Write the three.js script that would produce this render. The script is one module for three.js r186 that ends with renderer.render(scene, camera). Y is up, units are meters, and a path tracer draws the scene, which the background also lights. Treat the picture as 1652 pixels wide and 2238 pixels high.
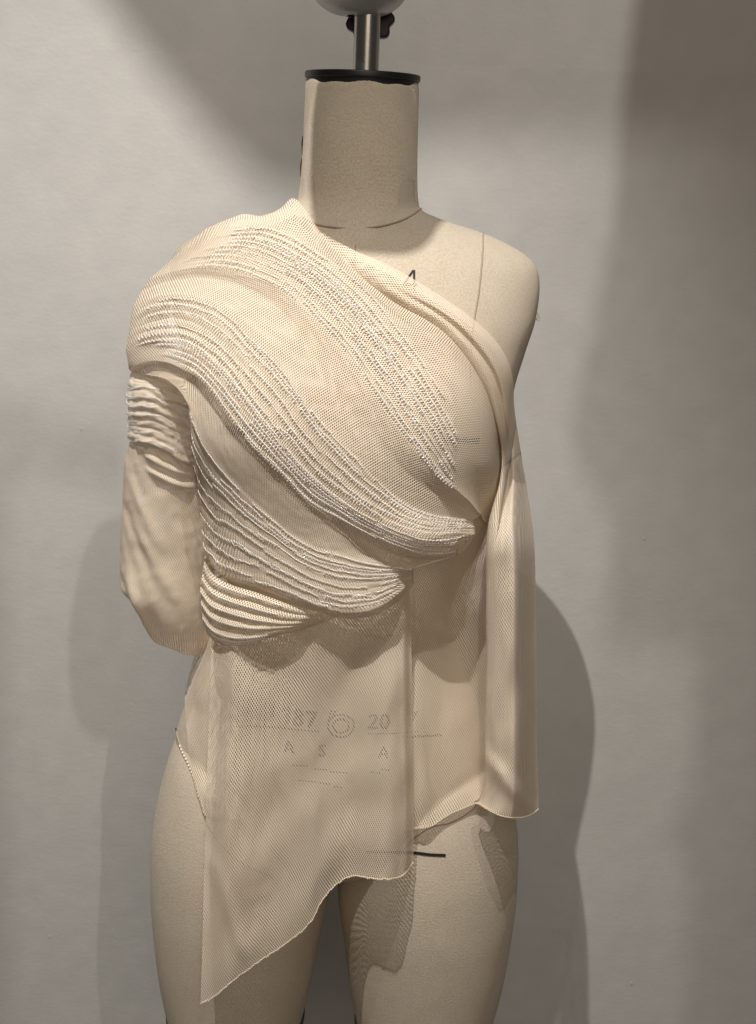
import * as THREE from 'three';
import { mergeGeometries } from 'three/addons/utils/BufferGeometryUtils.js';
import { ImprovedNoise } from 'three/addons/math/ImprovedNoise.js';
import { RectAreaLightUniformsLib } from 'three/addons/lights/RectAreaLightUniformsLib.js';

// ------------------------------------------------------------------ camera, light, exposure
const scene = new THREE.Scene();
const CY = 1.5;                                   // camera height above the floor
const F = 2700, IW = 1652, IH = 2238;             // focal length and picture size, in picture units
const camera = new THREE.PerspectiveCamera(2 * Math.atan(IH / 2 / F) * 180 / Math.PI, IW / IH, 0.05, 40);
const PITCH = 16.1 * Math.PI / 180, ROLL = 2.4 * Math.PI / 180;
camera.position.set(0.03, CY, 1.15);
camera.rotation.order = 'YXZ';
camera.rotation.set(-PITCH, 0, ROLL);
camera.updateMatrixWorld(true);
scene.add(camera);
const renderer = new THREE.WebGLRenderer();
renderer.toneMapping = THREE.LinearToneMapping;
renderer.toneMappingExposure = 1.06;
renderer.shadowMap.enabled = true;
RectAreaLightUniformsLib.init();
scene.background = new THREE.Color().setRGB(0.06, 0.053, 0.045);

const WALL_Z = -0.31;
const LAMPS = [                                   // two spotlights on the ceiling; unseen blades further down shape their beams
  { at: [-0.30, CY + 1.68, 1.0], aim: [-0.32, CY - 0.72, -0.12], power: 14.6, cone: 0.445 },
  { at: [0.12, CY + 1.68, 1.0], aim: [0.04, CY - 0.40, -0.05], power: 4.1, cone: 0.72 },
];
const FILL_PANEL = { at: [0.4, CY + 0.95, 2.6], aim: [0, CY - 0.5, 0], size: [1.4, 1.4], power: 1.6 };  // added fill panel behind the camera, stands in for bounced room light

// ------------------------------------------------------------------ helpers
const V3 = THREE.Vector3;
let seed = 20240611;
const rnd = () => { seed = (seed * 1664525 + 1013904223) >>> 0; return seed / 4294967296; };
const noise = new ImprovedNoise();
const clamp = (x, a, b) => Math.min(b, Math.max(a, x));
const lerp = (a, b, t) => a + (b - a) * t;
const sstep = (a, b, x) => { const t = clamp((x - a) / (b - a), 0, 1); return t * t * (3 - 2 * t); };
function table(rows) {                            // smooth interpolation through rows [key, v1, v2 ...]
  rows = [...rows].sort((a, b) => a[0] - b[0]);
  return (k) => {
    const n = rows.length;
    if (k <= rows[0][0]) return rows[0].slice(1);
    if (k >= rows[n - 1][0]) return rows[n - 1].slice(1);
    let i = 0; while (rows[i + 1][0] < k) i++;
    const a = rows[Math.max(0, i - 1)], b = rows[i], c = rows[i + 1], d = rows[Math.min(n - 1, i + 2)], h = c[0] - b[0], t = (k - b[0]) / h;
    return b.slice(1).map((_, j) => {
      j++;
      const m0 = (c[j] - a[j]) / (c[0] - a[0]) * h, m1 = (d[j] - b[j]) / (d[0] - b[0]) * h, t2 = t * t, t3 = t2 * t;
      return (2 * t3 - 3 * t2 + 1) * b[j] + (t3 - 2 * t2 + t) * m0 + (-2 * t3 + 3 * t2) * c[j] + (t3 - t2) * m1;
    });
  };
}
const ray = (u, v) => new V3((u - IW / 2) / F, (IH / 2 - v) / F, -1).applyQuaternion(camera.quaternion);
function onPlane(u, v, z) { const d = ray(u, v); return d.multiplyScalar((z - camera.position.z) / d.z).add(camera.position); }
function hit(u, v, inside, zNear = 0.22, zFar = 0) {   // where the direction of a photo point meets a solid
  let z0 = zNear, z1 = zFar, found = false;
  const N = 40;
  for (let i = 1; i <= N; i++) {
    const z = lerp(zNear, zFar, i / N);
    if (inside(onPlane(u, v, z))) { z1 = z; z0 = lerp(zNear, zFar, (i - 1) / N); found = true; break; }
  }
  if (!found) return onPlane(u, v, zFar);
  for (let i = 0; i < 12; i++) { const m = (z0 + z1) / 2; if (inside(onPlane(u, v, m))) z1 = m; else z0 = m; }
  return onPlane(u, v, z1);
}
function grid(nu, nv, fn, uvfn, closeU = false) { // a sheet of nu x nv cells; fn(i, j) gives its points
  const pos = [], uv = [], idx = [];
  for (let j = 0; j <= nv; j++) for (let i = 0; i <= nu; i++) { const p = fn(i, j); pos.push(p.x, p.y, p.z); const t = uvfn(i, j, p); uv.push(t[0], t[1]); }
  for (let j = 0; j < nv; j++) for (let i = 0; i < nu; i++) { const a = j * (nu + 1) + i, b = a + 1, c = a + nu + 1, d = c + 1; idx.push(a, c, b, b, c, d); }
  const g = new THREE.BufferGeometry();
  g.setAttribute('position', new THREE.Float32BufferAttribute(pos, 3)); g.setAttribute('uv', new THREE.Float32BufferAttribute(uv, 2)); g.setIndex(idx);
  g.computeVertexNormals();
  if (closeU) {
    const n = g.attributes.normal;
    for (let j = 0; j <= nv; j++) { const a = j * (nu + 1), b = a + nu; const x = new V3(n.getX(a) + n.getX(b), n.getY(a) + n.getY(b), n.getZ(a) + n.getZ(b)).normalize(); n.setXYZ(a, x.x, x.y, x.z); n.setXYZ(b, x.x, x.y, x.z); }
  }
  return g;
}
function lengthUV(g, nu, nv, u0 = 0) {            // uv in metres measured along the cloth itself, from its middle column
  const p = g.attributes.position, uv = g.attributes.uv, at = (i, j) => new V3().fromBufferAttribute(p, j * (nu + 1) + i), m = nu >> 1;
  let v = 0, last = null;
  for (let j = 0; j <= nv; j++) {
    const c = at(m, j); if (last) v -= c.distanceTo(last); last = c;
    const d = [0]; for (let i = 1; i <= nu; i++) d.push(d[i - 1] + at(i, j).distanceTo(at(i - 1, j)));
    for (let i = 0; i <= nu; i++) uv.setXY(j * (nu + 1) + i, u0 + d[i] - d[m], v);
  }
  return g;
}
function mesh(name, g, m, parent = scene) {
  const o = new THREE.Mesh(g, m); o.name = name; o.castShadow = o.receiveShadow = true; parent.add(o); return o;
}
function thing(name, label, category, group) {
  const o = new THREE.Group(); o.name = name; o.userData = { label, category }; if (group) o.userData.group = group; scene.add(o); return o;
}
function sweep(points, radius, sides = 6, closed = false) {   // a thin round cord through many points
  const n = points.length, pos = [], nor = [], idx = [], uv = [];
  let N = null;
  const T = new V3();
  for (let i = 0; i < n; i++) {
    T.subVectors(points[Math.min(n - 1, i + 1)], points[Math.max(0, i - 1)]).normalize();
    if (!N) N = new V3(0, 0, 1).addScaledVector(T, -T.z).normalize(); else N.addScaledVector(T, -N.dot(T)).normalize();
    const B = new V3().crossVectors(T, N);
    const r = typeof radius === 'function' ? radius(i / (n - 1)) : radius;
    for (let k = 0; k <= sides; k++) { const a = k / sides * Math.PI * 2; const d = N.clone().multiplyScalar(Math.cos(a)).addScaledVector(B, Math.sin(a)); pos.push(points[i].x + d.x * r, points[i].y + d.y * r, points[i].z + d.z * r); nor.push(d.x, d.y, d.z); uv.push(i / n, k / sides); }
  }
  for (let i = 0; i < n - 1; i++) for (let k = 0; k < sides; k++) { const a = i * (sides + 1) + k, b = a + 1, c = a + sides + 1, d = c + 1; idx.push(a, b, c, b, d, c); }
  const g = new THREE.BufferGeometry();
  g.setAttribute('position', new THREE.Float32BufferAttribute(pos, 3)); g.setAttribute('normal', new THREE.Float32BufferAttribute(nor, 3)); g.setAttribute('uv', new THREE.Float32BufferAttribute(uv, 2)); g.setIndex(idx);
  return g;
}

// ------------------------------------------------------------------ textures and materials
function dataTex(n, fn, srgb) {
  const d = new Uint8Array(n * n * 4);
  for (let y = 0; y < n; y++) for (let x = 0; x < n; x++) { const c = fn(x / n, y / n); const o = (y * n + x) * 4; d[o] = c[0]; d[o + 1] = c[1]; d[o + 2] = c[2]; d[o + 3] = c[3] ?? 255; }
  const t = new THREE.DataTexture(d, n, n); t.wrapS = t.wrapT = THREE.RepeatWrapping; t.magFilter = THREE.LinearFilter; t.minFilter = THREE.LinearMipmapLinearFilter; t.generateMipmaps = true;
  if (srgb) t.colorSpace = THREE.SRGBColorSpace; t.needsUpdate = true; return t;
}
const tn = (x, y, p, z) => {                      // noise that repeats every p cells
  const f = (a, b) => noise.noise(a, b, z);
  const u = x / p, v = y / p;
  return f(x, y) * (1 - u) * (1 - v) + f(x - p, y) * u * (1 - v) + f(x, y - p) * (1 - u) * v + f(x - p, y - p) * u * v;
};
const g8 = (v) => { v = clamp(Math.round(v * 255), 0, 255); return [v, v, v]; };
const wallBump = dataTex(1024, (x, y) => g8(0.5 + 0.30 * tn(x * 46, y * 60, 1e9, 3.3) + 0.28 * tn(x * 110, y * 150, 1e9, 7.1) + 0.15 * tn(x * 18, y * 14, 1e9, 1.7)));
wallBump.repeat.set(1 / 0.62, 1 / 0.62);
const wallTint = dataTex(512, (x, y) => { const k = 0.965 + 0.02 * tn(x * 5, y * 4, 1e9, 2.2) + 0.02 * tn(x * 40, y * 40, 1e9, 5.5); return [k * 255, k * 254, k * 252]; }, true);
wallTint.repeat.set(1 / 1.1, 1 / 1.1);
const twillBump = dataTex(512, (x, y) => {        // plain cotton cloth, 64 threads across
  const a = Math.sin(x * 64 * 2 * Math.PI), b = Math.sin(y * 64 * 2 * Math.PI), w = ((Math.floor(x * 64) + Math.floor(y * 64)) % 2) ? a : b;
  return g8(0.5 + 0.2 * w + 0.35 * tn(x * 40, y * 40, 1e9, 4.4) + 0.2 * tn(x * 130, y * 130, 1e9, 8.4));
});
twillBump.repeat.set(1 / 0.05, 1 / 0.05);
const twillTint = dataTex(512, (x, y) => { const k = 0.94 + 0.06 * tn(x * 60, y * 60, 1e9, 1.1) + 0.07 * tn(x * 150, y * 150, 1e9, 6.1) + 0.02 * tn(x * 6, y * 6, 1e9, 3.1); return [255 * k, 252 * k, 246 * k]; }, true);
twillTint.repeat.set(1 / 0.11, 1 / 0.11);

const CELL = 0.0024;                              // pitch of the netting
function netCell(x, y, hole, soft) {              // x, y in cells; 1 = thread, 0 = hole
  let best = 9;
  const r0 = Math.floor(y / 0.866);
  for (let r = r0 - 1; r <= r0 + 1; r++) { const off = (((r % 2) + 2) % 2) * 0.5, c0 = Math.round(x - off); for (let c = c0 - 1; c <= c0 + 1; c++) { const dx = (x - c - off) * 1.42, dy = (y - (r + 0.5) * 0.866) * 0.80; best = Math.min(best, Math.hypot(dx, dy)); } }
  return sstep(hole - soft, hole + soft, best);
}
function netTextures(hole) {
  const alpha = dataTex(256, (x, y) => g8(netCell(x * 6, y * 6 * 0.866, hole, 0.05)));
  const bump = dataTex(256, (x, y) => g8(0.2 + 0.8 * netCell(x * 6, y * 6 * 0.866, hole + 0.06, 0.16)));
  for (const t of [alpha, bump]) t.repeat.set(1 / (6 * CELL), 1 / (6 * CELL * 0.866));
  return { alpha, bump };
}
const net = netTextures(0.31);
const lin = (r, g, b) => new THREE.Color().setRGB(r, g, b);
const M = {
  wall: new THREE.MeshStandardMaterial({ color: lin(0.655, 0.645, 0.63), roughness: 0.55, map: wallTint, bumpMap: wallBump, bumpScale: 0.0002 }),
  canvas: new THREE.MeshPhysicalMaterial({ color: lin(0.795, 0.695, 0.575), roughness: 0.92, map: twillTint, bumpMap: twillBump, bumpScale: 0.0005, sheen: 0.25, sheenRoughness: 0.6, sheenColor: lin(0.9, 0.85, 0.75) }),
  seam: new THREE.MeshStandardMaterial({ color: lin(0.42, 0.34, 0.25), roughness: 0.95 }),
  stitch: new THREE.MeshStandardMaterial({ color: lin(0.80, 0.74, 0.62), roughness: 0.8 }),
  ink: new THREE.MeshStandardMaterial({ color: lin(0.012, 0.012, 0.013), roughness: 0.7 }),
  black: new THREE.MeshPhysicalMaterial({ color: lin(0.008, 0.008, 0.009), roughness: 0.42 }),
  rubber: new THREE.MeshStandardMaterial({ color: lin(0.012, 0.012, 0.012), roughness: 0.45 }),
  steel: new THREE.MeshPhysicalMaterial({ color: lin(0.46, 0.44, 0.42), metalness: 1, roughness: 0.27 }),
  bowl: new THREE.MeshPhysicalMaterial({ color: lin(0.62, 0.61, 0.585), roughness: 0.35, metalness: 0.0, clearcoat: 0.2 }),
  net: new THREE.MeshPhysicalMaterial({ color: lin(0.94, 0.80, 0.635), transmission: 0.12, thickness: 0, roughness: 0.75, alphaMap: net.alpha, transparent: true, bumpMap: net.bump, bumpScale: 0.0004, side: THREE.DoubleSide, sheen: 0.3, sheenRoughness: 0.5, sheenColor: lin(1, 0.9, 0.75) }),
  netThread: new THREE.MeshStandardMaterial({ color: lin(0.90, 0.75, 0.57), roughness: 0.7 }),
  clear: new THREE.MeshPhysicalMaterial({ color: lin(0.98, 0.95, 0.90), roughness: 0.08, specularIntensity: 1, ior: 1.55, clearcoat: 1, clearcoatRoughness: 0.08 }),
  lampBody: new THREE.MeshStandardMaterial({ color: lin(0.75, 0.75, 0.74), roughness: 0.5 }),
  glow: new THREE.MeshStandardMaterial({ color: lin(0.9, 0.85, 0.75), emissive: lin(1, 0.86, 0.66), emissiveIntensity: 6 }),
  fillGlow: new THREE.MeshStandardMaterial({ color: lin(0.9, 0.9, 0.9), emissive: lin(1, 0.9, 0.76), emissiveIntensity: 0.6 }),
  board: new THREE.MeshStandardMaterial({ color: lin(0.5, 0.48, 0.45), roughness: 0.8 }),
};

// ------------------------------------------------------------------ the wall
{
  const g = new THREE.BoxGeometry(7, 4.2, 0.12);
  const p = g.attributes.position, uv = g.attributes.uv;
  for (let i = 0; i < p.count; i++) uv.setXY(i, p.getX(i), p.getY(i));
  const w = mesh('wall', g, M.wall); w.position.set(0, 1.6, WALL_Z - 0.06); w.userData.kind = 'structure';
  // filled nail holes and drips in the paint
  for (const [u, v, r] of [[321, 885, 0.0028], [322, 893, 0.0022], [178, 938, 0.002], [488, 1001 + 760, 0.002], [108, 1048 + 1000, 0.002], [1380, 2150, 0.0026], [1408, 1178, 0.002]]) {
    const s = new THREE.SphereGeometry(r, 12, 8); s.scale(1, 1.3, 0.14);
    const o = mesh('paint_blob', s, M.wall, w); const q = onPlane(u, v, WALL_Z); o.position.copy(q).sub(w.position); 
  }
}

// ------------------------------------------------------------------ the lamps, the added fill panel and the unseen light blades
LAMPS.forEach((L, i) => {
  const t = thing(i ? 'ceiling_spotlight_001' : 'ceiling_spotlight', i ? 'white ceiling spotlight aimed down at the form from its bare shoulder side' : 'white ceiling spotlight aimed down at the form from its sleeve side', 'spotlight', 'spotlights on the ceiling');
  t.position.set(...L.at); t.lookAt(...L.aim); L.group = t;
  mesh('housing', new THREE.LatheGeometry([[0.001, -0.13], [0.034, -0.13], [0.036, -0.126], [0.04, 0.03], [0.037, 0.03], [0.03, -0.012], [0.001, -0.012]].map((q) => new THREE.Vector2(...q)), 32).rotateX(Math.PI / 2), M.lampBody, t);
  mesh('bulb', new THREE.SphereGeometry(0.008, 16, 12).translate(0, 0, 0.004), M.glow, t);
  const s = new THREE.SpotLight(lin(1, 0.965, 0.915), L.power, 0, L.cone, 0.9, 2);
  s.position.set(0, 0, 0.016); s.target.position.set(0, 0, 1); s.castShadow = true; s.shadow.radius = i ? 0.25 : 0.45; s.shadow.mapSize.set(2048, 2048);
  t.add(s, s.target);
});
{
  const t = thing('added_fill_panel', 'large square diffuse panel added behind the camera as fill light', 'panel light');
  t.position.set(...FILL_PANEL.at); t.lookAt(...FILL_PANEL.aim);
  mesh('frame', new THREE.BoxGeometry(FILL_PANEL.size[0] + 0.06, FILL_PANEL.size[1] + 0.06, 0.04).translate(0, 0, -0.03), M.lampBody, t);
  mesh('diffuser', new THREE.PlaneGeometry(...FILL_PANEL.size), M.fillGlow, t);
  const r = new THREE.RectAreaLight(lin(1, 0.855, 0.71), FILL_PANEL.power, ...FILL_PANEL.size);
  r.position.z = 0.01; r.lookAt(0, 0, 1); r.rotation.set(0, Math.PI, 0); t.add(r);
}
// unseen flat blades in front of a lamp, shaped to darken parts of the wall
function unseenBlade(lamp, pts, dist) {
  const o = new V3(...lamp.at), aim = onPlane(pts.reduce((a, b) => a + b[0] / pts.length, 0), pts.reduce((a, b) => a + b[1] / pts.length, 0), WALL_Z).sub(o).normalize();
  const P = pts.map(([u, v]) => { const d = onPlane(u, v, WALL_Z).sub(o); return o.clone().addScaledVector(d, dist / d.dot(aim)); });
  const n = new V3(), c = P.reduce((a, b) => a.add(b), new V3()).divideScalar(P.length);
  const tris = THREE.ShapeUtils.triangulateShape((() => { const ex = new V3(1, 0, 0), ey = new V3(0, 1, 0); return P.map((p) => new THREE.Vector2(p.clone().sub(c).dot(ex), p.clone().sub(c).dot(ey))); })(), []);
  n.copy(aim);
  const pos = [], idx = [], N = P.length;
  for (const s of [0, 0.006]) for (const p of P) { const q = p.clone().addScaledVector(n, s).sub(c); pos.push(q.x, q.y, q.z); }
  for (const [a, b, d] of tris) idx.push(a, b, d, a + N, d + N, b + N);
  for (let i = 0; i < N; i++) { const j = (i + 1) % N; idx.push(i, j, i + N, j, j + N, i + N); }
  let g = new THREE.BufferGeometry(); g.setAttribute('position', new THREE.Float32BufferAttribute(pos, 3)); g.setIndex(idx);
  g = g.toNonIndexed(); g.computeVertexNormals();
  const m = mesh('unseen_light_blade', g, M.board); m.position.copy(c); lamp.group.updateMatrixWorld(true); lamp.group.attach(m);
}
unseenBlade(LAMPS[0], [[190, -20], [350, 205], [470, 350], [580, 455], [690, 470], [800, 400], [920, 345], [1330, 322], [1800, 300], [1800, -300], [0, -300]], 0.55);  // out of view, outlined to darken the top of the wall
unseenBlade(LAMPS[1], [[1385, -40], [1345, 280], [1330, 520], [1240, 930], [1245, 1040], [1325, 1140], [1325, 1240], [1310, 1410], [1505, 1425], [1502, 1700], [1452, 1840], [1490, 1900], [1480, 2300], [1800, 2300], [1800, -300], [1400, -300]], 0.55);  // out of view, outlined to darken the right of the wall in steps
unseenBlade(LAMPS[1], [[-160, 880], [10, 885], [60, 898], [130, 928], [280, 962], [300, 1092], [170, 1066], [60, 1066], [38, 1120], [42, 2300], [-160, 2300]], 0.55);  // out of view, cut to darken a band and strip of the left wall

// ------------------------------------------------------------------ the dress form
const bodyT = table([  // height below the camera, half width, front, back, exponent
  [-0.020, 0.050, 0.022, -0.070, 2.0], [-0.045, 0.056, 0.028, -0.076, 2.0], [-0.055, 0.080, 0.034, -0.080, 2.0], [-0.066, 0.120, 0.039, -0.084, 2.1], [-0.083, 0.156, 0.048, -0.088, 2.2],
  [-0.100, 0.168, 0.057, -0.092, 2.3], [-0.137, 0.168, 0.075, -0.096, 2.4], [-0.170, 0.160, 0.089, -0.097, 2.4], [-0.205, 0.152, 0.101, -0.095, 2.4], [-0.25, 0.150, 0.104, -0.089, 2.4], [-0.30, 0.146, 0.098, -0.083, 2.3],
  [-0.345, 0.136, 0.090, -0.076, 2.2], [-0.38, 0.124, 0.086, -0.071, 2.15], [-0.41, 0.118, 0.084, -0.068, 2.15], [-0.46, 0.128, 0.086, -0.074, 2.15], [-0.52, 0.149, 0.094, -0.09, 2.2], [-0.575, 0.166, 0.100, -0.108, 2.2],
  [-0.62, 0.160, 0.101, -0.118, 2.2], [-0.655, 0.142, 0.097, -0.12, 2.2], [-0.685, 0.106, 0.084, -0.112, 2.1], [-0.705, 0.060, 0.058, -0.08, 2.0], [-0.720, 0.02, 0.025, -0.04, 2.0]]);
const bump = (x, y) => { const a = Math.exp(-(((Math.abs(x) - 0.088) / 0.052) ** 2) - ((y + 0.235) / 0.055) ** 2); return 0.022 * a; };
const legT = table([   // height, outer, inner, front, back
  [-0.53, 0.135, 0.075, 0.03, -0.03], [-0.56, 0.158, 0.055, 0.060, -0.075], [-0.60, 0.1735, 0.030, 0.088, -0.110], [-0.67, 0.189, 0.010, 0.103, -0.126], [-0.74, 0.193, 0.004, 0.104, -0.125], [-0.80, 0.1905, 0.012, 0.098, -0.112],
  [-0.85, 0.186, 0.019, 0.091, -0.10], [-0.90, 0.178, 0.028, 0.084, -0.092], [-0.925, 0.172, 0.033, 0.080, -0.088]]);
function torsoPoint(y, a, grow = 0) {
  const [w, zf, zb, n] = bodyT(y), c = Math.cos(a), s = Math.sin(a);
  const x = Math.sign(s) * Math.abs(s) ** (2 / n) * (w + grow);
  const z = c >= 0 ? Math.abs(c) ** (2 / n) * (zf + bump(x, y) + grow) : -(Math.abs(c) ** (2 / n)) * (-zb + grow);
  return new V3(x, CY + y, z);
}
const inTorso = (p, g = 0) => { const y = p.y - CY; if (y > -0.02 || y < -0.72) return false; const [w, zf, zb, n] = bodyT(y); const d = p.z >= 0 ? zf + bump(p.x, y) + g : -zb + g; return Math.abs(p.x / (w + g)) ** n + Math.abs(p.z / d) ** n < 1; };
const inLeg = (p, g = 0) => { const y = p.y - CY; if (y > -0.53 || y < -0.925) return false; const [o, i, zf, zb] = legT(y); const cx = (o + i) / 2, w = (o - i) / 2; const d = p.z >= 0 ? zf + g : -zb + g; return Math.abs((Math.abs(p.x) - cx) / (w + g)) ** 2.1 + Math.abs(p.z / d) ** 2.1 < 1; };
const onBody = (u, v, g = 0) => hit(u, v, (p) => inTorso(p, g) || inLeg(p, g), 0.2, -0.04);

const form = thing('dress_form', 'cream canvas dress form with neck cap and cut off thighs, hanging before the wall', 'dress form');
mesh('torso', grid(128, 150, (i, j) => torsoPoint(lerp(-0.021, -0.719, j / 150), i / 128 * Math.PI * 2 + Math.PI), (i, j) => [i / 128 * 0.9, j / 150 * 0.76], true), M.canvas, form);
for (const s of [-1, 1]) {
  const leg = mesh('leg', grid(72, 60, (i, j) => {
    const y = lerp(-0.531, -0.906, j / 60), [o, inn, zf, zb] = legT(y), a = i / 72 * Math.PI * 2, cx = (o + inn) / 2, w = (o - inn) / 2, e = 2 / 2.1;
    const c = Math.cos(a), q = Math.sin(a);
    return new V3(s * (cx + Math.sign(q) * Math.abs(q) ** e * w), CY + y, c >= 0 ? c ** e * zf : -((-c) ** e) * -zb);
  }, (i, j) => [i / 72 * 0.55, j / 60 * 0.39], true), M.canvas, form);
  // black end plate with a rounded rim
  const [o, inn, zf, zb] = legT(-0.906), cx = (o + inn) / 2, w = (o - inn) / 2 + 0.0015, prof = [[0, -0.9045], [0.985, -0.9045], [1.0, -0.906], [1.006, -0.910], [0.985, -0.922], [0, -0.922]];
  mesh('end_plate', grid(64, prof.length - 1, (i, j) => { const a = i / 64 * Math.PI * 2, k = prof[j][0]; return new V3(s * cx + Math.sin(a) * w * k, CY + prof[j][1], Math.cos(a) * k * (Math.cos(a) > 0 ? zf : -zb)); }, (i, j) => [i, j], true), M.black, leg);
}
// neck with its gathered top edge, and the black cap
const neckT = table([[-0.085, 0.074, 0.070], [-0.075, 0.068, 0.066], [-0.060, 0.0608, 0.0595], [-0.045, 0.0565, 0.0542], [-0.03, 0.0540, 0.0515], [0, 0.0524, 0.0505], [0.035, 0.0515, 0.0500], [0.050, 0.0512, 0.0500], [0.0560, 0.0510, 0.0500], [0.0580, 0.0500, 0.049], [0.0590, 0.047, 0.046]]);
const neck = mesh('neck', grid(96, 70, (i, j) => {
  const a = i / 96 * Math.PI * 2 + Math.PI, t = j / 70, k = sstep(0.75, 1, t);
  const y0 = lerp(-0.0655 - 0.012 * Math.cos(a) - 0.010, 0.059, 1 - (1 - t) ** 1.6), [rx, rz] = neckT(y0);
  const wav = 0.0016 * Math.sin(a * 5 + 1.2) + 0.0011 * Math.sin(a * 11 + 0.4) + 0.0022 * Math.exp(-(((Math.atan2(Math.sin(a), Math.cos(a)) - 0.06) / 0.16) ** 2));
  return new V3(Math.sin(a) * rx, CY + y0 + k * (wav + 0.0034), Math.cos(a) * rz - 0.021);
}, (i, j) => [i / 96 * 0.33, j / 70 * 0.13], true), M.canvas, form);
{
  const pr = [[0.001, 0.0640], [0.0508, 0.0640], [0.0516, 0.0644], [0.0518, 0.0650], [0.0518, 0.0686], [0.0513, 0.0694], [0.0500, 0.0697], [0.001, 0.0697]];
  const g = new THREE.LatheGeometry(pr.map(([r, y]) => new THREE.Vector2(r, y)), 96); g.translate(0, CY, -0.021);
  mesh('neck_cap', g, M.black, form);
  // plastic core that shows between cloth and cap
  const core = new THREE.CylinderGeometry(0.0504, 0.0490, 0.012, 64); core.translate(0, CY + 0.0578, -0.021); mesh('neck_core', core, M.rubber, form);
}
// sewn seams: a sunk thread line with raised stitches
const dense = (pts, n) => { const c = new THREE.CatmullRomCurve3(pts.map(([u, v]) => new V3(u, v, 0)), false, 'centripetal'); return c.getSpacedPoints(n); };
function seam(pts, n = 120, g = 0.0004, r = 0.0008) { mesh('seam', sweep(dense(pts, n).map((p) => onBody(p.x, p.y, g)), r, 6), M.seam, form); }
seam([[779, 500], [778, 520], [776, 560], [772, 700]]);
seam([[1056, 506], [1054, 560], [1046, 640], [1036, 700], [1030, 760], [1028, 830]]);
mesh('neck_seam', sweep(dense([[660, 474], [690, 489], [730, 496.5], [778, 499], [825, 495], [870, 484], [900, 470], [920, 456]], 120).map((p) => onBody(p.x, p.y, 0.0006)), 0.0010, 6), M.seam, form);
{
  const P = dense([[384, 1592], [388, 1612], [398, 1640], [412, 1668], [424, 1700], [434, 1740], [446, 1782], [470, 1830], [520, 1880], [600, 1920]], 160).map((p) => onBody(p.x, p.y, 0.0002));
  mesh('leg_seam', sweep(P, 0.0008, 6), M.seam, form);
  const st = []; for (let i = 14; i < 60; i += 3) st.push(sweep([P[i], P[i + 1], P[i + 2]].map((p) => p.clone().add(new V3(-0.0004, 0, 0.001))), (t) => 0.0004 + 0.0008 * Math.sin(t * Math.PI), 6));
  mesh('leg_seam_stitches', mergeGeometries(st), M.stitch, form);
  const Q = dense([[1105, 1640], [1080, 1700], [1040, 1760], [990, 1795], [940, 1808], [905, 1832], [870, 1870]], 120).map((p) => onBody(p.x, p.y, 0.0002));
  mesh('leg_seam', sweep(Q, 0.0007, 6), M.seam, form);
}
for (const [u, v, r] of [[1171, 690, 0.0021], [1176, 696, 0.0014], [1164, 640, 0.0012]]) {   // loose thread loops on the arm edge
  const P = [], q = onPlane(u, v, -0.01); for (let i = 0; i <= 26; i++) { const a = i / 26 * 5.6; P.push(new V3(q.x + Math.cos(a) * r, q.y + Math.sin(a) * r * 1.5, q.z + i * 0.0001)); }
  mesh('loose_thread', sweep(P, 0.00035, 5), M.stitch, form);
}
// inked guide marks printed on the canvas
function ink(name, pts, width, label) {
  const c = dense(pts, 40), h = width / 2;
  const m = mesh(name, grid(40, 1, (i, j) => { const a = c[Math.max(0, i - 1)], b = c[Math.min(40, i + 1)], dx = b.x - a.x, dy = b.y - a.y, l = Math.hypot(dx, dy), s = (j ? 1 : -1) * h; return onBody(c[i].x - dy / l * s, c[i].y + dx / l * s, 0.0007); }, (i, j) => [i / 40, j]), M.ink, form);
  if (label) m.userData.label = label; return m;
}
ink('hip_mark', [[800, 1862], [905, 1864], [940, 1868], [974, 1869.5]], 6.5);
ink('bust_mark', [[476, 939], [510, 941], [552, 944]], 20);
ink('bust_mark', [[962, 960], [1000, 963], [1048, 963]], 14);
ink('waist_mark', [[880, 1610], [930, 1609], [966, 1606]], 5.5);
ink('chest_numeral', [[903, 591], [893, 605], [883, 620]], 4.4);
ink('chest_numeral', [[905, 590], [905, 615], [905, 634]], 5);
ink('chest_numeral', [[881, 621], [895, 621.5], [913, 622]], 4.4);
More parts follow.
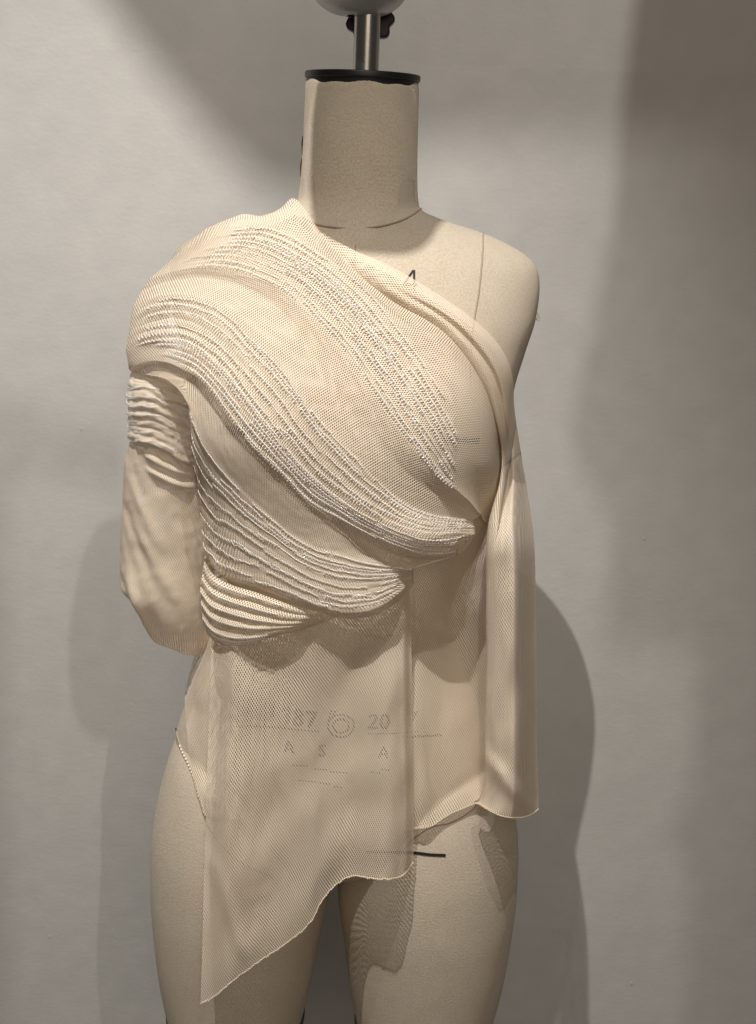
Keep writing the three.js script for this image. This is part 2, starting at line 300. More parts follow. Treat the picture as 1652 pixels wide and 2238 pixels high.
{ // size print over the belly, seen through the netting
  const PX0 = -0.135, PX1 = 0.105, PY0 = -0.66, PY1 = -0.50, PPM = 5000;
  const cv = document.createElement('canvas'); cv.width = (PX1 - PX0) * PPM; cv.height = (PY1 - PY0) * PPM; const c = cv.getContext('2d');
  const at = (u, v) => { const p = onBody(u, v); return [(p.x - PX0) * PPM, (PY1 - p.y + CY) * PPM]; }, K = PPM / 2080;
  c.clearRect(0, 0, cv.width, cv.height); c.strokeStyle = '#0a0a0a'; c.fillStyle = '#0a0a0a'; c.lineWidth = 5;
  const line = (...p) => { c.beginPath(); p.forEach(([u, v], i) => (i ? c.lineTo(...at(u, v)) : c.moveTo(...at(u, v)))); c.stroke(); };
  line([580, 1525], [640, 1534], [697, 1545]); line([541, 1585], [600, 1588], [697, 1598]); line([580, 1525], [578, 1586]);
  line([796, 1549], [866, 1549], [914, 1544]); line([804, 1603], [866, 1602], [914, 1597]);
  const text = (s, u, v, size, bold = true) => { c.font = `${bold ? 'bold ' : ''}${size * K}px sans-serif`; c.textAlign = 'center'; c.textBaseline = 'middle'; c.fillText(s, ...at(u, v)); };
  text('1', 593, 1548, 46); text('1', 626, 1562, 46); text('8', 652, 1568, 46); text('7', 680, 1572, 46);
  text('20', 828, 1577, 42); text('7', 900, 1571, 40);
  { const [sx, sy] = at(745, 1586), k = K * 0.92; c.lineWidth = 9; for (const q of [1, 0.6]) { c.beginPath(); c.ellipse(sx, sy, 27 * k * q + 1, 24 * k * q + 1, 0, 0, Math.PI * 2); c.stroke(); } c.beginPath(); c.moveTo(sx - 27 * k, sy); c.quadraticCurveTo(sx - 26 * k, sy - 56 * k, sx + 18 * k, sy - 52 * k); c.moveTo(sx - 18 * k, sy - 16 * k); c.quadraticCurveTo(sx - 16 * k, sy - 42 * k, sx + 16 * k, sy - 42 * k); c.stroke(); }
  text('A', 632, 1632, 34); text('S', 704, 1640, 34); text('A', 838, 1644, 34);
  c.lineWidth = 5; for (const [u0, u1, v] of [[636, 672, 1671], [684, 716, 1679], [722, 760, 1686], [652, 690, 1705], [696, 722, 1710], [728, 750, 1718], [808, 830, 1686], [832, 852, 1680]]) line([u0, v], [u1, v + 3]);
  const t = new THREE.CanvasTexture(cv); t.colorSpace = THREE.SRGBColorSpace;
  const m = new THREE.MeshStandardMaterial({ map: t, transparent: true, roughness: 0.75 });
  mesh('size_print', grid(60, 40, (i, j) => {
    const x = lerp(PX0, PX1, i / 60), y = lerp(PY1, PY0, j / 40), [w, zf, , n] = bodyT(y), [lo, li, lz] = legT(y), k = clamp(1 - Math.abs(x / w) ** n, 0.01, 1), e = clamp(1 - Math.abs((Math.abs(x) - (lo + li) / 2) / ((lo - li) / 2)) ** 2.1, 0, 1);
    return new V3(x, CY + y, Math.max(k ** (1 / n) * zf, e ** (1 / 2.1) * lz) + 0.0008);
  }, (i, j) => [i / 60, 1 - j / 40]), m, form);
  const nm = [[[-0.98, 0.014], [-1.02, 0.008], [-1.06, -0.002]], [[-0.98, -0.006], [-1.03, -0.012], [-1.05, -0.022]]];   // print running round the side of the neck
  for (const q of nm) mesh('neck_print', sweep(q.map(([a, y]) => { const [rx, rz] = neckT(y); return new V3(Math.sin(a * 1.5) * (rx + 0.0003), CY + y, Math.cos(a * 1.5) * rz - 0.021); }), (t) => 0.0003 + 0.0008 * Math.sin(t * Math.PI), 5), M.ink, form);
}

// ------------------------------------------------------------------ the pole it hangs from
{
  const st = thing('hanging_pole', 'steel pole with pale bowl mount and black clamp knob above the neck cap', 'pole');
  const px = 0.0025, pz = -0.021;
  mesh('pole', new THREE.CylinderGeometry(0.0115, 0.0115, 0.13, 48, 1, true).translate(px, CY + 0.069 + 0.065, pz), M.steel, st);
  const b = []; for (let i = 0; i <= 20; i++) { const a = i / 20 * Math.PI / 2; b.push(new THREE.Vector2(0.012 + 0.033 * Math.sin(a), 0.1175 + 0.03 * (1 - Math.cos(a)))); }
  b.push(new THREE.Vector2(0.045, 0.20), new THREE.Vector2(0.0395, 0.20), new THREE.Vector2(0.0395, 0.17));
  mesh('mount_bowl', new THREE.LatheGeometry(b, 64).translate(px - 0.0085, CY, pz - 0.004), M.bowl, st);
  const col = new THREE.LatheGeometry([[0.0116, 0.131], [0.024, 0.131], [0.0255, 0.1325], [0.0255, 0.19], [0.0116, 0.19]].map((q) => new THREE.Vector2(...q)), 48).translate(px + 0.001, CY, pz + 0.024);
  mesh('collar', col, M.black, st);
  const sh = new THREE.Shape(); for (let i = 0; i <= 120; i++) { const a = i / 120 * Math.PI * 2, r = 0.0192 + 0.0016 * Math.cos(a * 9); i ? sh.lineTo(Math.cos(a) * r, Math.sin(a) * r) : sh.moveTo(r, 0); }
  const kn = new THREE.ExtrudeGeometry(sh, { depth: 0.014, bevelEnabled: true, bevelSize: 0.0018, bevelThickness: 0.002, bevelSegments: 3 }); kn.translate(px + 0.0015, CY + 0.1185, pz - 0.036);
  mesh('clamp_knob', kn, M.rubber, st);
  // unseen rounded block on an arm, out of view above, placed to shade the neck
  mesh('unseen_blocker_arm', sweep([new V3(px, CY + 0.19, pz), new V3(px - 0.012, CY + 0.215, 0.06), new V3(px - 0.035, CY + 0.27, 0.16), new V3(px - 0.05, CY + 0.36, 0.24), new V3(-0.074, CY + 0.49, 0.318)], 0.0045, 12), M.steel, st);
  const hs = new THREE.SphereGeometry(1, 40, 28); { const p = hs.attributes.position; for (let i = 0; i < p.count; i++) { const f = (x) => Math.sign(x) * Math.abs(x) ** 0.6; p.setXYZ(i, f(p.getX(i)) * 0.038, f(p.getY(i)) * 0.046, f(p.getZ(i)) * 0.03); } hs.computeVertexNormals(); }
  mesh('unseen_neck_blocker', hs.translate(-0.084, CY + 0.504, 0.321), M.bowl, st);
}

// ------------------------------------------------------------------ the netting top
const top = thing('draped_mesh_top', 'cream netting one sleeved draped top with gathered stitched rows worn by the dress form', 'top');
const clothT = table([ // height, half width on the sleeve side, half width on the bare side, front
  [0.02, 0.03, 0.03, 0.02], [-0.02, 0.07, 0.06, 0.030], [-0.045, 0.10, 0.075, 0.037], [-0.06, 0.128, 0.10, 0.043], [-0.08, 0.166, 0.155, 0.053], [-0.10, 0.186, 0.168, 0.064], [-0.13, 0.202, 0.168, 0.081], [-0.17, 0.208, 0.162, 0.102], [-0.20, 0.205, 0.156, 0.115], [-0.24, 0.180, 0.153, 0.125], [-0.28, 0.152, 0.150, 0.126], [-0.33, 0.141, 0.145, 0.122], [-0.40, 0.138, 0.140, 0.117], [-0.46, 0.142, 0.145, 0.114], [-0.55, 0.165, 0.17, 0.114]]);
const inCloth = (p, g) => { const [wl, wr, zf] = clothT(p.y - CY); const w = (p.x < 0 ? wl : wr) + g, d = zf + g + 0.4 * bump(p.x, p.y - CY); return Math.abs(p.x / w) ** 2.3 + Math.abs(p.z / d) ** 2.3 < 1; };
const onCloth = (u, v, g) => hit(u, v, (p) => inCloth(p, g), 0.24, 0);

// guide lines of the drape, from sleeve side to bare side: [points, [offset in mm along the line]]
const GU = [
  [[[500, 478], [530, 468], [575, 471], [612, 455], [640, 433], [672, 465], [700, 508], [765, 575], [826, 620], [882, 656], [950, 694], [994, 734], [1038, 790], [1068, 845], [1088, 905], [1098, 1000], [1098, 1060], [1088, 1112], [1070, 1152]], [1, 2, 3, 2, 1, 0, -3, -5]],
  [[[478, 487], [530, 480], [580, 482], [625, 478], [657, 492], [690, 530], [742, 580], [800, 632], [856, 676], [920, 722], [970, 766], [1016, 836], [1052, 920], [1074, 1010], [1074, 1080], [1062, 1145]], [2, 3, 4, 6, 9, 10, 6, -3]],
  [[[448, 501], [480, 503], [530, 499], [590, 497], [640, 515], [692, 547], [740, 580], [800, 634], [850, 692], [900, 757], [968, 862], [1012, 945], [1036, 1020], [1048, 1080], [1052, 1134]], [2, 4, 6, 6, 7, 7, 4, -2]],
  [[[325, 611], [383, 594], [437, 588], [501, 593], [549, 606], [596, 626], [630, 650], [678, 695], [740, 764], [792, 834], [850, 920], [905, 990], [960, 1050], [1020, 1090], [1048, 1122]], [2, 5, 7, 7, 7, 8, 8, 9]],
  [[[312, 632], [370, 614], [440, 606], [510, 618], [560, 640], [610, 676], [645, 716], [690, 780], [740, 850], [800, 930], [860, 1002], [930, 1062], [1010, 1106], [1046, 1128]], [0, 1, 2, 4, 5, 5, 4, 2]],
  [[[291, 668], [342, 645], [383, 640], [437, 648], [485, 669], [517, 691], [549, 726], [596, 771], [644, 832], [702, 915], [757, 975], [812, 1035], [875, 1095], [935, 1124], [1030, 1138]], [3, 7, 9, 9, 8, 8, 8, 8, 4]],
  [[[275, 765], [310, 748], [350, 740], [389, 740], [421, 750], [455, 772], [490, 805], [525, 848], [560, 895], [620, 970], [690, 1045], [760, 1100], [830, 1140], [920, 1172], [1036, 1168]], [3, 7, 9, 9, 9, 11, 16, 24, 13]],
  [[[281, 806], [315, 792], [355, 790], [395, 806], [428, 825], [453, 851], [479, 886], [514, 935], [549, 974], [612, 1034], [676, 1098], [740, 1133], [800, 1165], [860, 1194], [930, 1214], [1008, 1210]], [1, 6, 8, 9, 9, 9, 12, 19, 9]],
  [[[288, 814], [320, 804], [358, 804], [395, 822], [424, 842], [447, 868], [472, 902], [506, 950], [541, 988], [604, 1050], [668, 1112], [734, 1148], [796, 1178], [856, 1206], [925, 1222], [990, 1218]], [-4, -2, 3, 7, 8, 6, 0, -5]],
  [[[404, 832], [413, 872], [423, 916], [436, 948], [452, 978], [474, 1006], [502, 1042], [542, 1083], [587, 1124], [632, 1163], [678, 1190], [726, 1206], [810, 1230], [898, 1245]], [1, 5, 7, 7, 7, 7, 8, 9, 4]],
  [[[448, 1190], [454, 1222], [474, 1247], [505, 1265], [549, 1276], [590, 1289], [640, 1309], [700, 1329], [760, 1341], [815, 1334], [862, 1306], [899, 1268]], [2, 8, 12, 14, 16, 18, 20, 18, 6]],
  [[[452, 1204], [459, 1232], [479, 1257], [509, 1276], [552, 1289], [592, 1302], [642, 1322], [702, 1341], [762, 1352], [820, 1344], [868, 1316], [902, 1278]], [-4, -2, 0, 1, 1, 1, 0, -2]],
];
const NS = 300;
const gcurve = GU.map(([pts, off]) => {
  const c = dense(pts, NS); let L = 0; const len = [0];
  for (let i = 1; i <= NS; i++) { L += Math.hypot(c[i].x - c[i - 1].x, c[i].y - c[i - 1].y); len.push(L); }
  return c.map((p, i) => { const t = i / NS * (off.length - 1), k = Math.min(off.length - 2, Math.floor(t)), q = t - k; return [p.x, p.y, lerp(off[k], off[k + 1], q * q * (3 - 2 * q)) / 1000, len[i] / 2300]; });
});
// what lies between two guide lines: number of rows, cells across, height of the rows in mm
const BAND = [[0, 8, 0], [0, 10, 0], [9, 108, 0.5], [0, 10, 0], [0, 14, 0], [5, 60, 0.6], [5, 84, 0.6], [0, 8, 0], [0, 22, 0], [8, 96, 0.6], [0, 8, 0]];
const cols = []; BAND.forEach(([r, n, a], k) => { for (let i = 0; i < n; i++) cols.push([k, i / n]); }); cols.push([BAND.length - 1, 1]);
const BASE = cols.map(([k, t]) => { const a = gcurve[k], b = gcurve[k + 1], row = []; for (let i = 0; i <= NS; i++) row.push(onCloth(lerp(a[i][0], b[i][0], t), lerp(a[i][1], b[i][1], t), lerp(a[i][2], b[i][2], t))); return row; });
// two light smoothing passes so that the guide lines leave no hard kinks
for (let pass = 0; pass < 3; pass++) { const old = BASE.map((r) => r.map((p) => p.clone())); for (let j = 1; j < BASE.length - 1; j++) for (let i = 1; i < NS; i++) BASE[j][i].copy(old[j][i]).multiplyScalar(2).add(old[j - 1][i]).add(old[j + 1][i]).add(old[j][i - 1]).add(old[j][i + 1]).divideScalar(6); }
const baseNormal = (j, i) => { const a = BASE[j][Math.max(0, i - 2)], b = BASE[j][Math.min(NS, i + 2)], c = BASE[Math.max(0, j - 3)][i], d = BASE[Math.min(BASE.length - 1, j + 3)][i]; const n = new V3().crossVectors(b.clone().sub(a), c.clone().sub(d)); if (n.lengthSq() < 1e-16) return new V3(0, 0, 1); n.normalize(); if (n.z < -0.2) n.negate(); return n; };
// each row has its own run along s and its own height
const ROWS = BAND.map(([r], k) => Array.from({ length: r }, (_, q) => {
  let s0 = 0.02 + 0.05 * rnd(), s1 = 1;
  if (k === 2) { s1 = lerp(0.78, 0.97, (q + 0.5) / r) - 0.03 * rnd(); s0 = 0.03 + 0.07 * rnd(); }
  if (k === 6) { s0 = lerp(0.02, 0.13, q / r) + 0.05 * rnd(); s1 = 0.97 + 0.03 * rnd(); }
  if (k === 5) s1 = 0.97 + 0.03 * rnd();
  if (k === 9) { s0 = 0.01 + 0.06 * rnd(); s1 = lerp(1, 0.9, q / r) + 0.0; }
  return { s0, s1, h: 0.75 + 0.5 * rnd(), ph: rnd() * 100 };
}));
function relief(k, t, s) {
  const [r, , a] = BAND[k];
  const fold = 0.0004 * noise.noise(s * 6 + k * 3.1, t * 2 + k, 4.2);
  if (!r) return fold + 0.0003 * noise.noise(s * 30, t * 5 + k * 7, 1.1);
  let f = t * r + 0.3 * noise.noise(s * 8, t * 3.2, k * 3.7) + 0.12 * noise.noise(s * 40, t * 6, k * 5.1);
  const q = clamp(Math.floor(f), 0, r - 1), R = ROWS[k][q], x = clamp(f - q, 0, 1);
  const run = sstep(R.s0 - 0.03, R.s0 + 0.03, s) * (1 - sstep(R.s1 - 0.01, R.s1 + 0.02, s));
  const prof = x < 0.38 ? Math.sin(x / 0.38 * Math.PI / 2) ** 0.8 : Math.cos((x - 0.38) / 0.62 * Math.PI / 2) ** 1.1;   // steep upper lip, soft fall below
  const pucker = 1 + 0.28 * noise.noise(s * 95 + R.ph, q * 3.3, 0.5) + 0.2 * noise.noise(s * 30 + R.ph, q, 2.5);
  let amp = a / 1000 * R.h;
  if (k === 2) amp *= 0.7 + 1.2 * (1 - sstep(0.1, 0.35, s));
  if (k >= 5) amp *= 0.8 + 1.4 * (1 - sstep(0.05, 0.25, s)) + 0.9 * sstep(0.75, 0.95, s);
  return amp * run * prof * pucker + fold;
}
const SURF = cols.map(([k, t], j) => BASE[j].map((p, i) => p.clone().addScaledVector(baseNormal(j, i), relief(k, t, i / NS))));
const WRAP = 6, WRAPR = 5;
{
  const acc = SURF.map(() => new Float32Array(NS + 1)); for (let j = 1; j < SURF.length; j++) for (let i = 0; i <= NS; i++) acc[j][i] = acc[j - 1][i] + Math.min(0.004, SURF[j][i].distanceTo(SURF[j - 1][i]));
  const mid = NS >> 1; let a0 = acc.map((r) => r[mid]);
  const g = grid(NS + WRAP + WRAPR, SURF.length - 1, (i, j) => {
    if (i > NS + WRAP) { const p = SURF[j][NS], t = (i - NS - WRAP) / WRAPR; return new V3(p.x + 0.002 * Math.sin(t * 2.4), p.y - 0.003 * t, p.z - 0.014 * t); }
    if (i >= WRAP) return SURF[j][i - WRAP];
    const p = SURF[j][0], t = 1 - i / WRAP;     // runs on round the shoulder and the side to the back
    return new V3(p.x - 0.004 * Math.sin(t * Math.PI) + 0.02 * t * t, p.y - 0.004 * t, p.z - 0.085 * t);
  }, (i, j) => { const [k, t] = cols[j], s = clamp(i - WRAP, 0, NS); return [lerp(gcurve[k][s][3], gcurve[k + 1][s][3], t) + Math.min(0, i - WRAP) * 0.014 + Math.max(0, i - NS - WRAP) * 0.007, lerp(a0[j], acc[j][s], 0.35)]; });
  M.bodice = mesh('bodice', g, M.net, top);
}
// point on the finished surface at band k, fraction t, fraction s
const rowStart = []; { let c = 0; for (const [, n] of BAND) { rowStart.push(c); c += n; } }
function surfAt(k, t, s) {
  const jf = rowStart[k] + clamp(t, 0, 1) * BAND[k][1], j = Math.min(SURF.length - 2, Math.floor(jf)), fj = jf - j, x = clamp(s, 0, 1) * NS, i = Math.min(NS - 1, Math.floor(x)), fi = x - i;
  const a = SURF[j][i].clone().lerp(SURF[j][i + 1], fi), b = SURF[j + 1][i].clone().lerp(SURF[j + 1][i + 1], fi);
  return [a.lerp(b, fj), baseNormal(j, i)];
}
// looped clear thread sewn along the rows: coils with a few straight floats
function threadRow(k, t0, s0, s1, coil = 0.0013, rad = 0.00032) {
  const P = [], len = lerp(gcurve[k][NS][3], gcurve[k + 1][NS][3], t0), pitch = 0.0033, per = 9;
  const n = Math.max(8, Math.round((s1 - s0) * len / pitch * per)), ph = rnd() * 50;
  for (let i = 0; i <= n; i++) {
    const s = lerp(s0, s1, i / n), a = i / per * Math.PI * 2;
    const t = t0 + (0.22 * noise.noise(s * 12, ph, 1.5) + 0.08 * noise.noise(s * 50, ph, 6.5)) / BAND[k][0];
    const float = sstep(0.22, 0.30, noise.noise(s * 26, ph, 9.5)) * (k === 2 || k === 5 || k === 9 ? 1 : 0.25);
    const [p, nn] = surfAt(k, t, s), q = surfAt(k, t, s + 0.004)[0].sub(p).normalize(), side = new V3().crossVectors(nn, q).normalize();
    const c = coil * (1 - 0.85 * float) * (1 + 0.35 * noise.noise(s * 70, ph, 3.5));
    P.push(p.addScaledVector(side, Math.cos(a) * c).addScaledVector(nn, 0.0007 + (0.5 + 0.5 * Math.sin(a * 1.0 + 0.6)) * c * 0.7).addScaledVector(q, Math.sin(a) * c * 0.55));
  }
  return sweep(P, rad, 5);
}
BAND.forEach(([r], k) => {
  for (let q = 0; q < r; q++) {
    const R = ROWS[k][q];
    // a row is sewn in several runs that start and stop at will
    for (const [x, keep] of [[0.40, 1], [0.88, 0.25]]) {
      if (rnd() > keep) continue;
      let a = R.s0 + 0.03 * rnd(), end = R.s1 - 0.02 * rnd(); if (x > 0.5) { a += 0.25 * rnd(); end -= 0.2 * rnd(); }
      const runs = [];
      while (a < end - 0.05) { const b = Math.min(end, a + 0.16 + 0.34 * rnd()); runs.push(threadRow(k, (q + x + 0.5 * (rnd() - 0.5)) / r, a, b, 0.0010 + 0.0005 * rnd())); a = b + 0.01 + 0.045 * rnd() ** 2 - (rnd() < 0.3 ? 0.03 : 0); }
      if (runs.length) mesh('stitched_row', mergeGeometries(runs), M.clear, M.bodice);
    }
  }
});

// strips hung between a line on one side and a line on the other
function strip(name, rows, nu, nv, depth, scaleUV = 1) {    // rows: [v-parameter order] of [uLeft, vLeft, uRight, vRight]
  const L = dense(rows.map((r) => [r[0], r[1]]), nv), R = dense(rows.map((r) => [r[2], r[3]]), nv);
  return mesh(name, lengthUV(grid(nu, nv, (i, j) => { const t = i / nu, u = lerp(L[j].x, R[j].x, t), v = lerp(L[j].y, R[j].y, t); return depth(u, v, t, j / nv); }, () => [0, 0]), nu, nv), M.net, top);
}
// ragged cut edge: the last threads of the netting, looped and a little proud
function cutEdge(host, nu, nv) {
  const p = host.geometry.attributes.position, P = [], E = [];
  for (let i = 0; i <= nu; i++) E.push(new V3().fromBufferAttribute(p, nv * (nu + 1) + i));
  const c = new THREE.CatmullRomCurve3(E), n = Math.round(c.getLength() / 0.0004);
  for (let i = 0; i <= n; i++) { const q = c.getPointAt(i / n); P.push(q.add(new V3(0.0003 * noise.noise(i * 0.31, 1, 2), 0.0007 * Math.sin(i * 1.05) + 0.0008 * noise.noise(i * 0.23, 5, 2), 0.0006 * noise.noise(i * 0.37, 9, 2)))); }
  mesh('cut_edge', sweep(P, 0.00042, 5), M.netThread, host);
}
// hanging front panel: traced hem, hung clear of the belly and the thighs
{
  const hem = table([[430, 2200], [441, 2194], [470, 2178], [500, 2152], [560, 2106], [620, 2066], [680, 2016], [700, 1976], [735, 1934], [770, 1915], [820, 1921], [870, 1919], [892, 1902], [903, 1880]]);
  const left = table([[1380, 463], [1500, 459], [1700, 452], [1900, 446], [2100, 441], [2200, 438]]), right = table([[1260, 899], [1400, 899], [1600, 901], [1800, 904], [1880, 903], [1930, 896]]);
  const nu = 130, nv = 170;
  cutEdge(mesh('front_panel', lengthUV(grid(nu, nv, (i, j) => {
    const t = i / nu, w = j / nv;
    const ub = lerp(440, 901, t), v1 = hem(ub)[0], v0 = lerp(1385, 1262, sstep(0.3, 1, t)) - 26, v = lerp(v0, v1, w);
    const u = lerp(left(v)[0], right(v)[0], t);
    const jag = w > 0.995 ? 1.4 * noise.noise(u * 0.35, 0, 3) + 1.6 * noise.noise(u * 0.06, 4, 3) : 0;
    const y = onPlane(u, v, 0.12).y - CY;
    let z = lerp(0.112, 0.137, sstep(-0.36, -0.80, y)) - 0.02 * sstep(0.12, 0.0, t) * (1 - w * 0.6) - 0.012 * (t - 0.5) ** 2;
    const d = sstep(0.05, 0.5, w);
    z += d * (0.007 * Math.exp(-(((t - 0.88) / 0.07) ** 2)) - 0.006 * Math.exp(-(((t - 0.70) / 0.08) ** 2)) + 0.006 * Math.sin(t * 7.5 + w * 1.6 + 0.4) + 0.002 * Math.sin(t * 19 - w * 2));
    z += 0.005 * noise.noise(t * 4, w * 5, 2.2) + 0.0014 * noise.noise(t * 11 + w * 3, w * 6, 6.2) + 0.0005 * noise.noise(t * 26, w * 9, 9.2) - 0.014 * sstep(0.96, 1, t);
    z += 0.0025 * Math.exp(-(((u - 455 - (v - 1850) * 0.32) / 16) ** 2)) * sstep(1840, 1900, v) * (1 - sstep(2060, 2120, v));
    return onPlane(u, v + jag * 2, Math.max(z, 0.02));
  }, () => [0, 0]), nu, nv), M.net, top), nu, nv);
}
// right hand under layer, lying on the body below the gathered cup
cutEdge(strip('side_panel', [[740, 1120, 1080, 1030], [780, 1170, 1084, 1080], [830, 1215, 1084, 1130], [860, 1250, 1078, 1190], [870, 1310, 1072, 1300], [872, 1450, 1072, 1450], [874, 1600, 1072, 1600], [880, 1720, 1072, 1690], [884, 1816, 1062, 1752]], 70, 120, (u, v, t, w) => {
  let vv = v; if (w > 0.94) vv = lerp(v, table([[870, 1816], [905, 1811], [940, 1806], [980, 1781], [1010, 1768], [1038, 1757], [1075, 1752]])(u)[0], (w - 0.94) / 0.06);
  const p = hit(u, vv, (q) => inTorso(q, 0.006) || inLeg(q, 0.006), 0.2, 0.03);
  return onPlane(u, vv, Math.max(p.z, lerp(0.012, 0.045, sstep(0.02, 0.3, w)) + 0.02 * (1 - t)) + 0.004 + 0.0035 * noise.noise(t * 3 + 5, w * 4, 7.7) + 0.004 * Math.exp(-(((t - 0.2) / 0.12) ** 2)) * sstep(0.2, 0.6, w));
}), 70, 120);
// outer fold that leaves the neckline, rounds the bust and hangs free on the bare side
{
  const rows = [[700, 524, 698, 506], [752, 576, 770, 545], [812, 626, 848, 579], [872, 666, 946, 636], [942, 704, 1028, 692], [984, 740, 1080, 741], [1030, 798, 1108, 785], [1060, 850, 1121, 832], [1082, 915, 1124, 890], [1096, 990, 1134, 960], [1092, 1050, 1152, 1070], [1066, 1150, 1166, 1170], [1062, 1300, 1171, 1300], [1062, 1450, 1172, 1450], [1059, 1600, 1173, 1620], [1057, 1700, 1176, 1720], [1036, 1757, 1177, 1772]];
  const L = dense(rows.map((r) => [r[0], r[1]]), 260), R = dense(rows.map((r) => [r[2], r[3]]), 260), nu = 56;
  const hem = table([[1030, 1757], [1045, 1757], [1060, 1766], [1085, 1779], [1110, 1786], [1140, 1787], [1160, 1781], [1178, 1768]]);
  const foldPoint = (i, j, back) => {
    const w = j / 260, t0 = i / nu, hang = sstep(0.44, 0.62, w), under = t0 < 0.12 ? (0.12 - t0) / 0.12 : 0, t = t0 < 0.12 ? under * 0.05 : (t0 - 0.12) / 0.88;
    let u = lerp(L[j].x, R[j].x, t), v = lerp(L[j].y, R[j].y, t);
    if (w > 0.95) v = lerp(v, hem(u)[0], (w - 0.95) / 0.05);
    const arc = Math.sqrt(Math.max(0, 1 - (2 * t - 1) ** 2));
    const onb = onCloth(u, v, 0.002).z, roll = 0.012 * Math.sin(Math.PI * clamp(t, 0, 1)) ** 0.7 * (1 + 0.25 * noise.noise(w * 9, t * 2, 1.2)) * sstep(0.02, 0.16, w) - 0.006 * Math.exp(-(((t - 0.40) / 0.10) ** 2)) * sstep(0.1, 0.25, w);
    const zh = lerp(0.085, 0.098, sstep(0.6, 1, w)) + 0.028 * arc - 0.075 * sstep(0.55, 1, t) + 0.003 * noise.noise(t * 4, w * 14, 5.1) + 0.004 * Math.sin(t * 9 + w * 30) * sstep(0.1, 0.5, t) * 0.4
      + 0.006 * Math.exp(-(((v - 1690 - (u - 1090) * 1.1) / 26) ** 2));
    return onPlane(u, v - (back ? 6 * hang * sstep(0.9, 1, w) : 0), lerp(onb + roll, zh, hang) - 0.014 * under * sstep(0.02, 0.16, w) - (back ? hang * (0.006 + 0.03 * arc) + 0.003 : 0));
  };
  const of = mesh('outer_fold', lengthUV(grid(nu, 260, (i, j) => foldPoint(i, j, false), () => [0, 0]), nu, 260), M.net, top);
  cutEdge(of, nu, 260);
  mesh('inner_layer', lengthUV(grid(nu, 170, (i, j) => foldPoint(i, 90 + j, true), () => [0, 0]), nu, 170, 0.0007), M.net, of);   // the fold is doubled over
}
// strip of the back layer lying over the hip on the sleeve side
strip('back_panel', [[436, 1395, 520, 1395], [420, 1450, 520, 1450], [404, 1520, 520, 1520], [408, 1600, 520, 1600], [420, 1690, 520, 1690], [446, 1784, 520, 1790]], 24, 60, (u, v, t, w) => { const p = onBody(u, v, 0.004); p.z += 0.003 * noise.noise(t * 3, w * 4, 1.7); return p; });

// rolled gathers at the waist on the sleeve side
{
  const G = [[[447, 1226], [466, 1256], [505, 1278], [560, 1295], [620, 1316], [690, 1336], [760, 1348]], [[437, 1288], [460, 1318], [508, 1338], [570, 1354], [640, 1362], [720, 1358]], [[443, 1358], [462, 1382], [500, 1398], [550, 1398], [610, 1384], [690, 1368]], [[452, 1384], [470, 1402], [502, 1412], [540, 1408], [590, 1394], [660, 1376]]].map((p) => dense(p, 160));
  const n = 90, rowsN = 7, A = [], Rr = Array.from({ length: rowsN }, () => 0.8 + 0.4 * rnd());
  const pt = (t, i) => { const x = t * 3, k = Math.min(2, Math.floor(x)), f = x - k, s = i / 160; const u = lerp(G[k][i].x, G[k + 1][i].x, f), v = lerp(G[k][i].y, G[k + 1][i].y, f);
    const fade = 1 - sstep(0.45, 1, s), f2 = t * rowsN + 0.15 * noise.noise(s * 7, t * 3, 8.8), q = clamp(Math.floor(f2), 0, rowsN - 1), x2 = f2 - q;
    const off = 0.004 + (0.017 * Math.sin(Math.PI * clamp(t * 0.92 + 0.06, 0, 1)) ** 0.6) * (0.35 + 0.65 * fade) + 0.0032 * Rr[q] * Math.abs(Math.sin(Math.PI * clamp(x2, 0, 1))) ** 0.75 * fade * (1 + 0.25 * noise.noise(s * 60, q * 2, 4)) - 0.012 * sstep(0.75, 1, s);
    return onCloth(u, v, off); };
  for (let j = 0; j <= n; j++) { const r = []; for (let i = 0; i <= 160; i++) r.push(pt(j / n, i)); A.push(r); }
  const roll = mesh('gathered_roll', grid(166, n, (i, j) => { if (i >= 6) return A[j][i - 6]; const p = A[j][0], t = 1 - i / 6; return new V3(p.x - 0.004 * Math.sin(t * Math.PI) + 0.02 * t * t, p.y, p.z - 0.07 * t); }, (i, j) => [i / 160 * 0.13, j / n * 0.085]), M.net, top);
  for (let q = 0; q < rowsN; q++) { const P = [], t = (q + 0.45) / rowsN, len = 0.07, m = 260; for (let i = 0; i <= m; i++) { const x = i / m * 95, a = i / 9 * Math.PI * 2, b = Math.floor(x), r0 = A[Math.round(t * n)], p = r0[b].clone().lerp(r0[b + 1], x - b); P.push(p.add(new V3(Math.sin(a) * 0.0006, Math.cos(a) * 0.0009, 0.0009 + 0.0005 * Math.sin(a)))); } mesh('stitched_row', sweep(P, 0.0003, 5), M.clear, roll); }
}
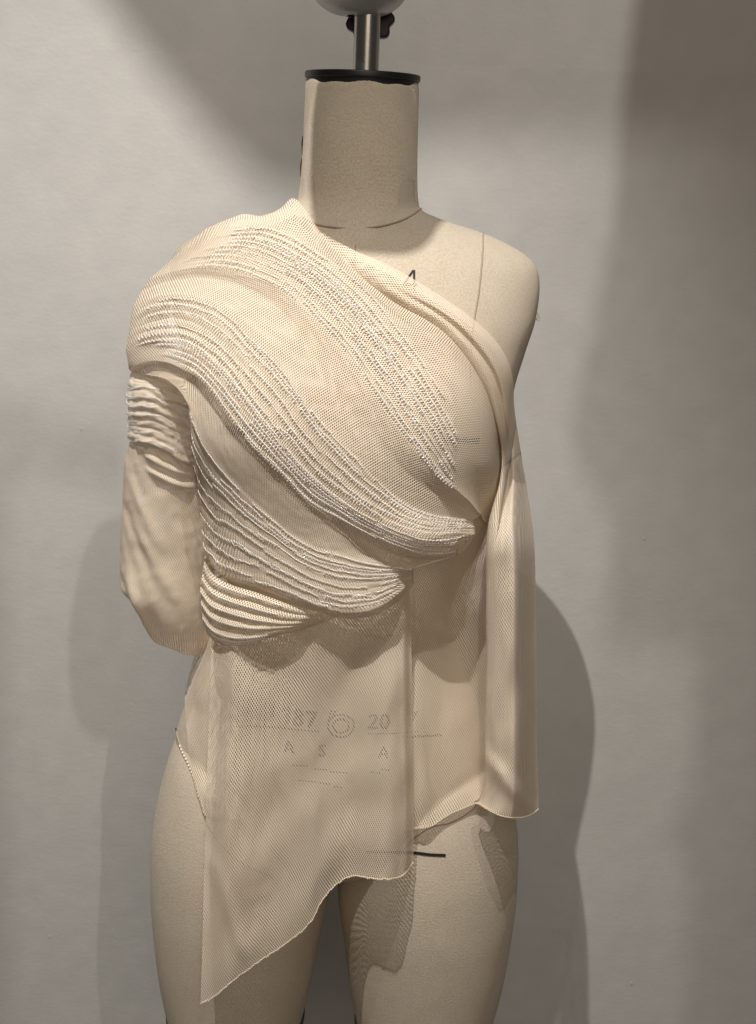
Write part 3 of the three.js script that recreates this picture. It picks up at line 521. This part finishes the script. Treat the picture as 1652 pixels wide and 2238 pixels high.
// the sleeve: a closed tube, gathered above and folded up empty below
{
  const SL = table([[800, 300, 432], [812, 291, 436], [830, 294, 438], [850, 291, 440], [900, 292, 446], [945, 293, 450], [965, 286, 452], [1000, 277, 455], [1120, 270, 462], [1210, 266, 468], [1245, 265, 470], [1275, 269, 470], [1310, 298, 470], [1350, 319, 470], [1385, 341, 466], [1402, 362, 462], [1412, 388, 458], [1420, 425, 452]]);
  const nv = 230, nu = 84, rN = 7;
  const rr = Array.from({ length: rN }, () => 0.8 + 0.5 * rnd());
  const drop = (u) => -9 * sstep(280, 335, u) + 58 * sstep(340, 452, u) ** 1.4;
  const sleevePt = (t, w) => {                      // t round the tube (0..1: front from outer to inner edge, 1..2 back)
    const v = lerp(802, 1419, w), [l, r] = SL(v), a = t * Math.PI;
    const A = onPlane(l, v, 0.0), B = onPlane(r, v, 0.0), cx = (A.x + B.x) / 2, hw = (B.x - A.x) / 2;
    const thin = Math.min(1, 0.25 + 0.75 * Math.sqrt(1 - sstep(0.75, 1, w)) ) * lerp(0.85, 1, sstep(0, 0.05, w));
    let dz = 0.052 * thin, x = cx - Math.cos(a) * hw, z = Math.sin(a) * dz + 0.006, y = A.y;
    if (t > 1) return new V3(x, lerp(A.y, B.y, (x - A.x) / (B.x - A.x)), z * 0.8);
    const u = lerp(l, r, (1 - Math.cos(a)) / 2);
    // gathers: nearly level on the outer arm, falling towards the armpit
    const bend = v - drop(u), f = (bend - 822) / (950 - 822) * rN + 0.45 * noise.noise(u * 0.022, v * 0.02, 1.9) + 0.15 * noise.noise(u * 0.08, v * 0.05, 3.9), q = Math.floor(f);
    let h = 0;
    if (q >= 0 && q < rN) h += 0.0033 * rr[q] * Math.abs(Math.sin(Math.PI * (f - q))) ** 0.7 * (1 + 0.3 * noise.noise(u * 0.12, q * 2, 4.4)) + 0.004;
    if (q >= rN) h -= 0.001;
    // slanting pull folds of the empty lower sleeve
    const fold = (u0, v0, u1, v1, wd, am) => { const dx = u1 - u0, dy = v1 - v0, L = Math.hypot(dx, dy), s = ((u - u0) * dx + (v - v0) * dy) / L / L, d = ((u - u0) * dy - (v - v0) * dx) / L; return am * Math.exp(-((d / wd) ** 2)) * sstep(-0.15, 0.2, s) * (1 - sstep(0.8, 1.15, s)); };
    h += fold(300, 1225, 355, 1395, 11, 0.007) - fold(276, 1235, 315, 1330, 9, 0.004) + fold(300, 1010, 375, 1160, 12, 0.003) + fold(320, 1120, 420, 1290, 14, 0.0035) - fold(290, 1080, 350, 1200, 12, 0.003) + fold(340, 960, 430, 1012, 7, 0.006) + fold(350, 992, 436, 1042, 7, 0.006) - fold(345, 985, 436, 1030, 4, 0.002);
    h += 0.002 * noise.noise(u * 0.02, v * 0.012, 3.3) + 0.0012 * noise.noise(u * 0.045 - v * 0.018, v * 0.006, 5.3) + 0.0008 * noise.noise(u * 0.1, v * 0.05, 7.3);
    z += h; x -= Math.cos(a) * h * 0.25;
    return new V3(x, lerp(A.y, B.y, clamp((x - A.x) / (B.x - A.x), 0, 1)), z);
  };
  const sl = mesh('sleeve', lengthUV(grid(nu, nv, (i, j) => sleevePt(i / nu * 2, j / nv), () => [0, 0]), nu, nv), M.net, top);
  for (let q = 0; q < rN; q++) {
    const P = [], m = 330, v0 = 822 + (q + 0.5) / rN * 128;
    for (let i = 0; i <= m; i++) { const t = lerp(0.02, 0.62 + 0.1 * Math.sin(q * 2.1), i / m), a = i / 9 * Math.PI * 2; const u = lerp(277, 445, (1 - Math.cos(t * Math.PI)) / 2); const v = v0 + drop(u) + 5 * noise.noise(u * 0.04, q * 3, 2.6); const p = sleevePt(t, (v - 802) / 617); P.push(p.add(new V3(Math.sin(a) * 0.0005, Math.cos(a) * 0.0009, 0.0008 + 0.0005 * Math.sin(a)))); }
    mesh('stitched_row', sweep(P, 0.0003, 5), M.clear, sl);
  }
}
renderer.render(scene, camera);
